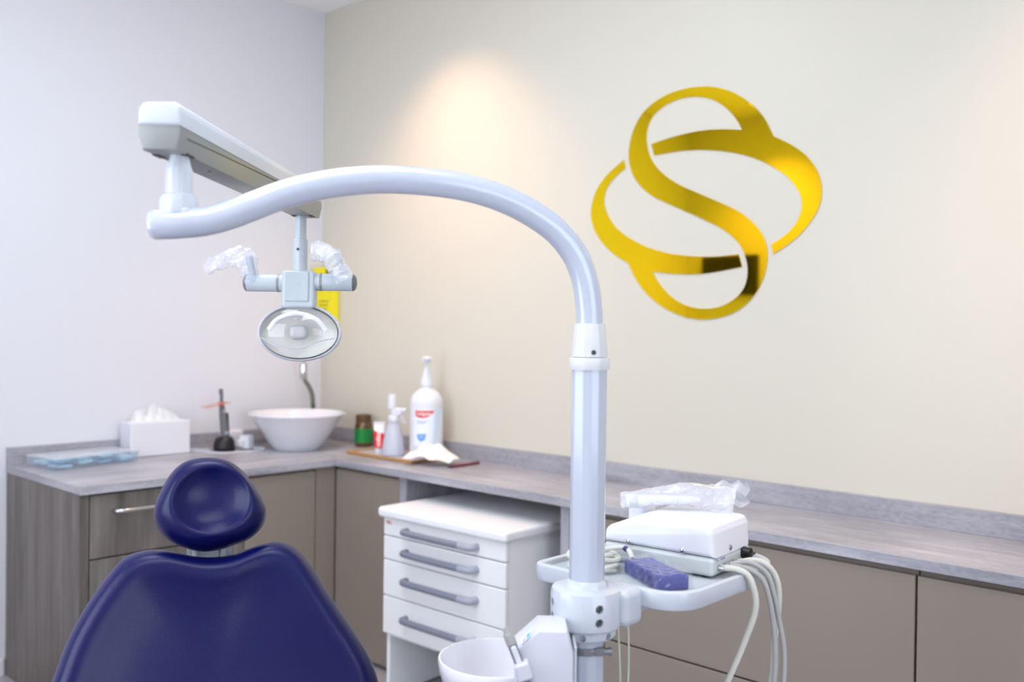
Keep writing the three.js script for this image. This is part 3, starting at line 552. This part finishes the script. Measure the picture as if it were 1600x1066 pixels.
// crumpled plastic covers
function crumple(path, rad, n, rs, amp, freq, sd, flat = 1) {
  const c = new THREE.CatmullRomCurve3(path.map(p => V(...p)), false, 'centripetal'), fr = c.computeFrenetFrames(n), pos = [], idx = [];
  for (let i = 0; i <= n; i++) {
    const p = c.getPointAt(i / n), r = typeof rad === 'function' ? rad(i / n) : rad;
    for (let k = 0; k < rs; k++) {
      const a = k / rs * Math.PI * 2, w = fbm((i / n + sd) % 1, k / rs, freq, 7, 3, sd * 13 | 0), rr = r * (1 + amp * (w - .5) * 2);
      const q = p.clone().addScaledVector(fr.normals[i], Math.cos(a) * rr * flat).addScaledVector(fr.binormals[i], Math.sin(a) * rr);
      pos.push(q.x, q.y, q.z);
    }
  }
  for (let i = 0; i < n; i++) for (let k = 0; k < rs; k++) { const a = i * rs + k, b = i * rs + (k + 1) % rs; idx.push(a, b, a + rs, b, b + rs, a + rs); }
  const g = new THREE.BufferGeometry(); g.setAttribute('position', new THREE.Float32BufferAttribute(pos, 3)); g.setIndex(idx);
  return toCreasedNormals(g.toNonIndexed(), .5);
}
solo('plastic_sleeve', crumple([[2.118, 1.522, 1.703], [2.117, 1.55, 1.708], [2.108, 1.574, 1.716], [2.086, 1.584, 1.731], [2.06, 1.574, 1.752], [2.034, 1.552, 1.772]], s => .017 + .016 * Math.sin(s * 2.7), 56, 26, .42, 10, 3, .55), phys(0xf4f6fa, .14, { transmission: .84, thickness: 0, ior: 1.45 }), 'limp clear plastic sleeve drooping from the lamp handle toward the white wall', 'plastic sleeve', null, null, 'lamp handle sleeves');
solo('plastic_sleeve', crumple([[2.279, 1.527, 1.558], [2.27, 1.551, 1.566], [2.258, 1.576, 1.577], [2.244, 1.594, 1.59], [2.222, 1.598, 1.606]], s => .0215 + .003 * s, 48, 24, .34, 9, 5), phys(0xf4f5f9, .2, { transmission: .66, thickness: 0, ior: 1.45 }), 'milky plastic sleeve upright on the lamp handle before the beige wall', 'plastic sleeve', null, null, 'lamp handle sleeves');

// ------------------------------------------------------------------ instrument tray
function roundRect(x0, x1, z0, z1, r) { // corner radii order: front-left, front-right, back-right, back-left (z up the page = -z)
  const s = new THREE.Shape(); const [a, b, c, d] = r;
  s.moveTo(x0 + a, -z1); s.lineTo(x1 - b, -z1); s.quadraticCurveTo(x1, -z1, x1, -z1 + b); s.lineTo(x1, -z0 - c); s.quadraticCurveTo(x1, -z0, x1 - c, -z0); s.lineTo(x0 + d, -z0); s.quadraticCurveTo(x0, -z0, x0, -z0 - d); s.lineTo(x0, -z1 + a); s.quadraticCurveTo(x0, -z1, x0 + a, -z1); return s;
}
{
  const t = thing('instrument_tray', 'pale grey instrument tray with raised rim on the post', 'tray', [3.04, 0.945, 1.36]);
  const X0 = -.165, X1 = .168, Z0 = -.19, Z1 = .2;
  const pl = roundRect(X0, X1, Z0, Z1, [.03, .075, .12, .03]);
  const eg = (s, d, b) => { const g = new THREE.ExtrudeGeometry(s, { depth: d - 2 * b, bevelThickness: b, bevelSize: b, bevelOffset: -b, bevelSegments: 4, curveSegments: 12 }); g.rotateX(-Math.PI / 2); g.translate(0, b, 0); return toCreasedNormals(g, .6); };
  part('plate', eg(roundRect(X0 + .004, X1 - .004, Z0 + .004, Z1 - .004, [.028, .072, .117, .028]), .022, .004), M.unitGrey, t);
  const rim = roundRect(X0, X1, Z0, Z1, [.03, .075, .12, .03]); const inner = roundRect(X0 + .014, X1 - .014, Z0 + .014, Z1 - .014, [.024, .065, .108, .024]);
  rim.holes.push(new THREE.Path(inner.getPoints(12).reverse()));
  part('rim', eg(rim, .032, .004), M.unitWhite, t);
  part('bracket', boxAt(-.03, .075, -.018, .0, .06, .23, .006), M.unitWhite, t);
  part('clamp_block', boxAt(.018, .09, -.03, .034, .19, .245, .014), M.unitWhite, t);
  const mark = canvasTex(128, 48, (c, w, h) => { c.fillStyle = '#d9dde0'; c.fillRect(0, 0, w, h); c.fillStyle = '#3a3fa6'; c.lineWidth = 9; c.strokeStyle = '#3a3fa6'; c.beginPath(); c.ellipse(34, 24, 18, 16, 0, 0, 7); c.stroke(); c.beginPath(); c.ellipse(80, 24, 16, 16, 0, 0.6, 5.6); c.stroke(); });
  part('print', new THREE.PlaneGeometry(.026, .01).rotateY(Math.PI / 2).translate(X1 + .0006, .016, -.1), std(0xffffff, .4, { map: mark }), t, null, null, 'small blue print');
}
// ------------------------------------------------------------------ scaler box on the tray
{
  const t = thing('scaler_unit', 'white ultrasonic scaler box with grey base on the tray', 'dental scaler', [3.045, 0.968, 1.321], 0.1);
  const hx = .117, hz = .085;
  part('base', box(hx * 2 - .002, .034, hz * 2 - .002, .008, 4).translate(0, .02, 0), M.greyBase, t);
  for (const sx of [-1, 1]) for (const sz of [-1, 1]) part('foot', cyl(.008, .009, .006, 16), M.black, t, [sx * .095, .003, sz * .066]);
  const sh = new THREE.Shape(); sh.moveTo(-hx, .037); sh.lineTo(hx, .037); sh.lineTo(hx - .003, .079); sh.quadraticCurveTo(hx - .004, .096, hx - .022, .096); sh.lineTo(-.035, .096); sh.quadraticCurveTo(-.047, .096, -.058, .09); sh.lineTo(-hx + .012, .07); sh.quadraticCurveTo(-hx, .064, -hx, .052); sh.closePath();
  const cg = new THREE.ExtrudeGeometry(sh, { depth: hz * 2 - .032, bevelThickness: .016, bevelSize: .012, bevelOffset: -.012, bevelSegments: 6, curveSegments: 10 }); cg.translate(0, 0, -hz + .016);
  part('cover', toCreasedNormals(cg, .7), M.whitePlastic, t);
  const screw = mergeGeometries([new THREE.SphereGeometry(.0056, 20, 8, 0, Math.PI * 2, 0, Math.PI / 2).scale(1, .5, 1), cyl(.0056, .0056, .001, 20)].map(g => g.toNonIndexed())).rotateX(Math.PI / 2);
  for (const x of [-.06, .055]) { const s = part('screw', screw, M.chrome, t, [x, .044, hz - .0005]); part('slot', box(.0045, .001, .001, .0003).rotateZ(.5), M.black, s, [0, 0, .0024]); }
  part('screw', screw, M.steel, t, [hx - .0005, .046, .01], [0, Math.PI / 2, 0]);
  part('knob', mergeGeometries([cyl(.0105, .012, .016, 24), box(.005, .02, .02, .002).translate(0, .004, 0)].map(g => g.index ? g.toNonIndexed() : g)).rotateZ(-Math.PI / 2), M.black, t, [hx + .007, .026, -.05], null, 'black control knob');
  for (const z of [.062, .04, .008]) part('hose_port', cyl(.0055, .0055, .016, 16).rotateZ(Math.PI / 2), M.chrome, t, [hx + .004, .018, z]);
  const pr = canvasTex(160, 48, (c, w, h) => { c.fillStyle = '#c8cdcd'; c.fillRect(0, 0, w, h); c.fillStyle = '#4a63a8'; c.fillRect(14, 10, 10, 22); c.fillRect(28, 14, 8, 18); for (let i = 0; i < 4; i++) c.fillRect(70 + i * 20, 12, 13, 20); });
  part('print', new THREE.PlaneGeometry(.04, .009).rotateY(Math.PI / 2).translate(hx - .0004, .031, .05), std(0xffffff, .5, { map: pr }), t, null, null, 'tiny blue print');
  part('handpiece_rest', box(.04, .035, .05, .008, 3), M.whitePlastic, t, [-.098, .078, -.035]);
}
{ // handpiece in a clear sleeve on top of the scaler
  const t = thing('scaler_handpiece', 'white scaler handpiece lying on the scaler box', 'handpiece', [2.95, 1.073, 1.345]);
  const a = [0, .005, .015], b = [.115, .012, -.075];
  const ax = V(...b).sub(V(...a)), g = lathe([[0, 0], [.011, 0], [.0125, .004], [.0125, .03], [.0105, .045], [.0095, .09], [.0085, .12], [.006, .135], [.003, .146], [0, .147]], 28);
  g.applyQuaternion(new THREE.Quaternion().setFromUnitVectors(V(0, 1, 0), ax.normalize())); g.translate(...a);
  part('handle', g, M.whitePlastic, t);
  const cone = lathe([[.0128, .006], [.0136, .008], [.0136, .022], [.0128, .024]], 28); cone.applyQuaternion(new THREE.Quaternion().setFromUnitVectors(V(0, 1, 0), ax)); cone.translate(...a);
  part('grip_ring', cone, M.greyBase, t);
}
{
  const sl = crumple([[2.935, 1.078, 1.358], [2.965, 1.082, 1.332], [3.005, 1.09, 1.303], [3.045, 1.093, 1.277], [3.085, 1.088, 1.252], [3.118, 1.082, 1.232]], s => .02 + .016 * s, 44, 26, .3, 10, 2, .75);
  solo('handpiece_sleeve', sl, M.film, 'crinkled clear plastic sleeve around the scaler handpiece', 'plastic sleeve');
  const g = new THREE.PlaneGeometry(1, 1, 24, 16), p = g.attributes.position;
  for (let i = 0; i < p.count; i++) { const u = p.getX(i) + .5, v = p.getY(i) + .5; p.setXYZ(i, 3.085 + .052 * u, 1.075 + .045 * v * (1 - .25 * u) + .012 * u * v + .004 * Math.sin(u * 14 + v * 5), 1.245 - .035 * u + .008 * Math.sin(v * 9 + u * 4)); }
  g.computeVertexNormals();
  solo('loose_film', g, M.film, 'stiff upturned end of clear film behind the scaler box', 'plastic film');
}
{ // wrapped blue block
  const t = thing('wrapped_block', 'dark blue sponge block wrapped in clear film on the tray', 'sponge', [3.098, 0.9675, 1.472], -0.49);
  const g = box(.14, .024, .058, .003, 3).translate(0, .0125, 0);
  const foam = tex(256, 256, (u, v) => { const n = fbm(u, v, 60, 60, 2, 101), b = 70 * (n - .5); return [clamp(40 + b), clamp(46 + b), clamp(138 + b)]; }, [.06, .06]);
  part('sponge', metric(g), std(0xffffff, .75, { map: foam, bumpMap: leatherBump, bumpScale: .001 }), t);
  const w = new THREE.BoxGeometry(.148, .029, .064, 34, 6, 16), p = w.attributes.position;
  for (let i = 0; i < p.count; i++) { const x = p.getX(i), y = p.getY(i), z = p.getZ(i), k = .0016 * (Math.abs(Math.sin(95 * x + 60 * y + 140 * z)) + .8 * Math.abs(Math.sin(170 * x - 210 * y - 60 * z + 1))) - .0004; p.setXYZ(i, x + k * Math.sign(x), Math.max(-.0138, y + k * Math.sign(y)), z + 1.6 * k * Math.sign(z)); }
  w.computeVertexNormals();
  part('film_wrap', toCreasedNormals(w.toNonIndexed(), .3), phys(0xffffff, .09, { transmission: .95, thickness: 0, ior: 1.55 }), t, [0, .0145, 0], null, 'clear film wrap');
}
// hoses
const hoseThing = (name, pts, r, m, label) => solo(name, tube(pts, r, 90, 12), m, label, 'hose', null, null, 'hoses of the scaler box');
hoseThing('hose', [[3.172, .986, 1.37], [3.192, .987, 1.36], [3.2135, .978, 1.348], [3.224, .95, 1.341], [3.226, .916, 1.338], [3.21, .857, 1.345], [3.196, .81, 1.357], [3.182, .765, 1.37], [3.15, .66, 1.4], [3.11, .5, 1.46], [3.09, .2, 1.52]], .0058, M.hose, 'white hose hanging nearest the post, curving back inward');
hoseThing('hose', [[3.172, .986, 1.31], [3.2, .99, 1.285], [3.218, .975, 1.268], [3.228, .947, 1.258], [3.228, .899, 1.254], [3.222, .838, 1.256], [3.219, .758, 1.26], [3.2, .55, 1.3], [3.14, .3, 1.4], [3.1, .12, 1.5]], .006, M.hose, 'white hose looping highest over the rim of the tray');
hoseThing('hose', [[3.172, .986, 1.343], [3.2, .984, 1.33], [3.2225, .965, 1.31], [3.232, .934, 1.302], [3.238, .887, 1.294], [3.242, .84, 1.291], [3.241, .773, 1.292], [3.22, .55, 1.33], [3.15, .3, 1.42], [3.11, .13, 1.51]], .005, M.hoseDark, 'grey hose hanging in the middle of the bundle');
hoseThing('hose', [[3.172, .9875, 1.338], [3.2, .9925, 1.318], [3.224, .972, 1.295], [3.236, .931, 1.287], [3.243, .884, 1.279], [3.25, .836, 1.274], [3.251, .77, 1.275], [3.23, .55, 1.31], [3.16, .3, 1.4], [3.12, .13, 1.5]], .005, M.hoseDark, 'grey hose hanging outermost in the bundle');
{
  const pts = [];
  for (let i = 0; i <= 110; i++) { const a = i / 110 * Math.PI * 2 * 4.3, r = .043 + .006 * Math.sin(a * .37 + 1) , lay = i / 110; pts.push([2.967 + r * Math.cos(a) + .006 * Math.sin(a * .23), .973 + .026 * lay + .003 * Math.sin(a * 2.3), 1.482 + r * .86 * Math.sin(a) + .008 * Math.sin(a * .31)]); }
  pts.push([3.0, 1.005, 1.435], [3.018, 1.0, 1.44], [3.032, .992, 1.452]);
  const t = thing('coiled_hose', 'pale hose wound into a coil on the tray behind the post', 'hose', [0, 0, 0]);
  part('hose', new THREE.TubeGeometry(new THREE.CatmullRomCurve3(pts.map(p => V(...p)), false, 'centripetal'), 420, .0046, 10), M.hose, t);
  part('marker_band', rodBetween([3.003, 1.0046, 1.4355], [3.01, 1.003, 1.4375], .0052, .0052, 14), std(0x2a2470, .4), t, null, null, 'dark blue marker band');
}
for (const [x, lab] of [[0, 'thin pale cord hanging beside the post, closer to it'], [.012, 'thin pale cord hanging beside the post, farther from it']]) solo('thin_cord', tube([[3.098 + x, .93, 1.585 - x], [3.1 + x, .88, 1.583 - x], [3.102 + x * .6, .8, 1.58 - x], [3.1, .5, 1.59], [3.1, .1, 1.6]], .0016, 40, 8), std(0xc9d3bd, .5), lab, 'cord', null, null, 'thin cords by the post');

// ------------------------------------------------------------------ spittoon
{
  const t = thing('spittoon_unit', 'white spittoon bowl with chamfered housing fixed to the post', 'spittoon', [3.053, 0.61, 1.723], 0.75);
  // local x to the right, z toward the viewer
  const s = new THREE.Shape([[-.05, 0], [.045, 0], [.045, .29], [.034, .327], [-.012, .327], [-.05, .292]].map(p => new THREE.Vector2(...p)));
  const g = new THREE.ExtrudeGeometry(s, { depth: .074, bevelThickness: .006, bevelSize: .005, bevelOffset: -.005, bevelSegments: 3 }); g.translate(0, 0, -.037);
  part('shell', toCreasedNormals(g, .5), std(0xc9ccd6, .38), t);
  part('back_plate', boxAt(.045, .05, 0, .3, -.04, .04, .002), M.unitGrey, t);
  part('screw', cyl(.0045, .0045, .003, 16).rotateX(Math.PI / 2), M.steel, t, [.034, .21, .0435]);
  const st = canvasTex(64, 96, (c, w, h) => { c.fillStyle = '#eef2f8'; c.fillRect(0, 0, w, h); c.fillStyle = '#9a94b8'; c.fillRect(14, 8, 22, 22); c.fillRect(22, 26, 24, 14); c.fillStyle = '#6db4e8'; c.fillRect(10, 50, 44, 40); });
  part('sticker', new THREE.PlaneGeometry(.03, .02).rotateZ(Math.PI / 2).rotateX(-Math.PI / 2).rotateZ(.745).translate(-.0316, .3103, .024), std(0xffffff, .4, { map: st }), t, null, null, 'small blue and purple sticker');
  part('syringe_holder', box(.024, .028, .026, .004, 3), std(0xc9ccd6, .38), t, [-.036, .268, .056], [0, 0, .3]);
  const bowl = part('bowl', lathe([[0, 0], [.035, 0], [.042, .006], [.065, .032], [.089, .07], [.1, .105], [.1025, .122], [.1015, .126], [.0985, .1265], [.096, .12], [.085, .075], [.06, .04], [.02, .024], [0, .022]], 72), M.porcelain, t, [-.078, .122, -.062], null, 'white porcelain bowl');
  part('drain_pipe', rodBetween([0, .004, 0], [0, -.45, 0], .022), M.unitWhite, bowl);
  part('foot_bracket', boxAt(-.02, .045, -.03, .0, -.03, .03, .004), M.unitWhite, t);
}
{
  const t = thing('suction_handle', 'grey suction handle with clear window clipped at the bowl', 'suction handle', [3.04, 0.943, 1.804]);
  const q = [.0257, -.085, -.022], dirv = V(...q).normalize(), quat = new THREE.Quaternion().setFromUnitVectors(V(0, -1, 0), dirv);
  const ap = g => g.applyQuaternion(quat);
  part('end_cap', ap(lathe([[.0025, -.004], [.003, 0], [.0052, 0], [.0058, -.002], [.006, -.0075], [.0082, -.0105], [.0086, -.016], [.0086, -.027], [0, -.027]].reverse(), 24)), std(0xa3a3a2, .42), t);
  part('grip', ap(lathe([[0, -.027], [.0078, -.027], [.0075, -.055], [.0085, -.06], [.0088, -.085], [.0068, -.092], [.006, -.14], [0, -.14]].reverse(), 24)), std(0x77768a, .42), t, null, null, 'purple-grey shaft');
  part('window', ap(box(.009, .03, .006, .0025, 3).translate(0, -.044, .0072).rotateY(.9)), std(0xd5d9de, .25), t);
  part('hose', cappedTube([[.04, -.132, -.034], [.06, -.22, -.05], [.075, -.4, -.07], [.06, -.6, -.1], [.03, -.75, -.15]], .006, 40, 12), M.hoseDark, t);
}

scene.traverse(o => { if (o.isMesh) o.castShadow = o.receiveShadow = true; });
renderer.render(scene, camera);
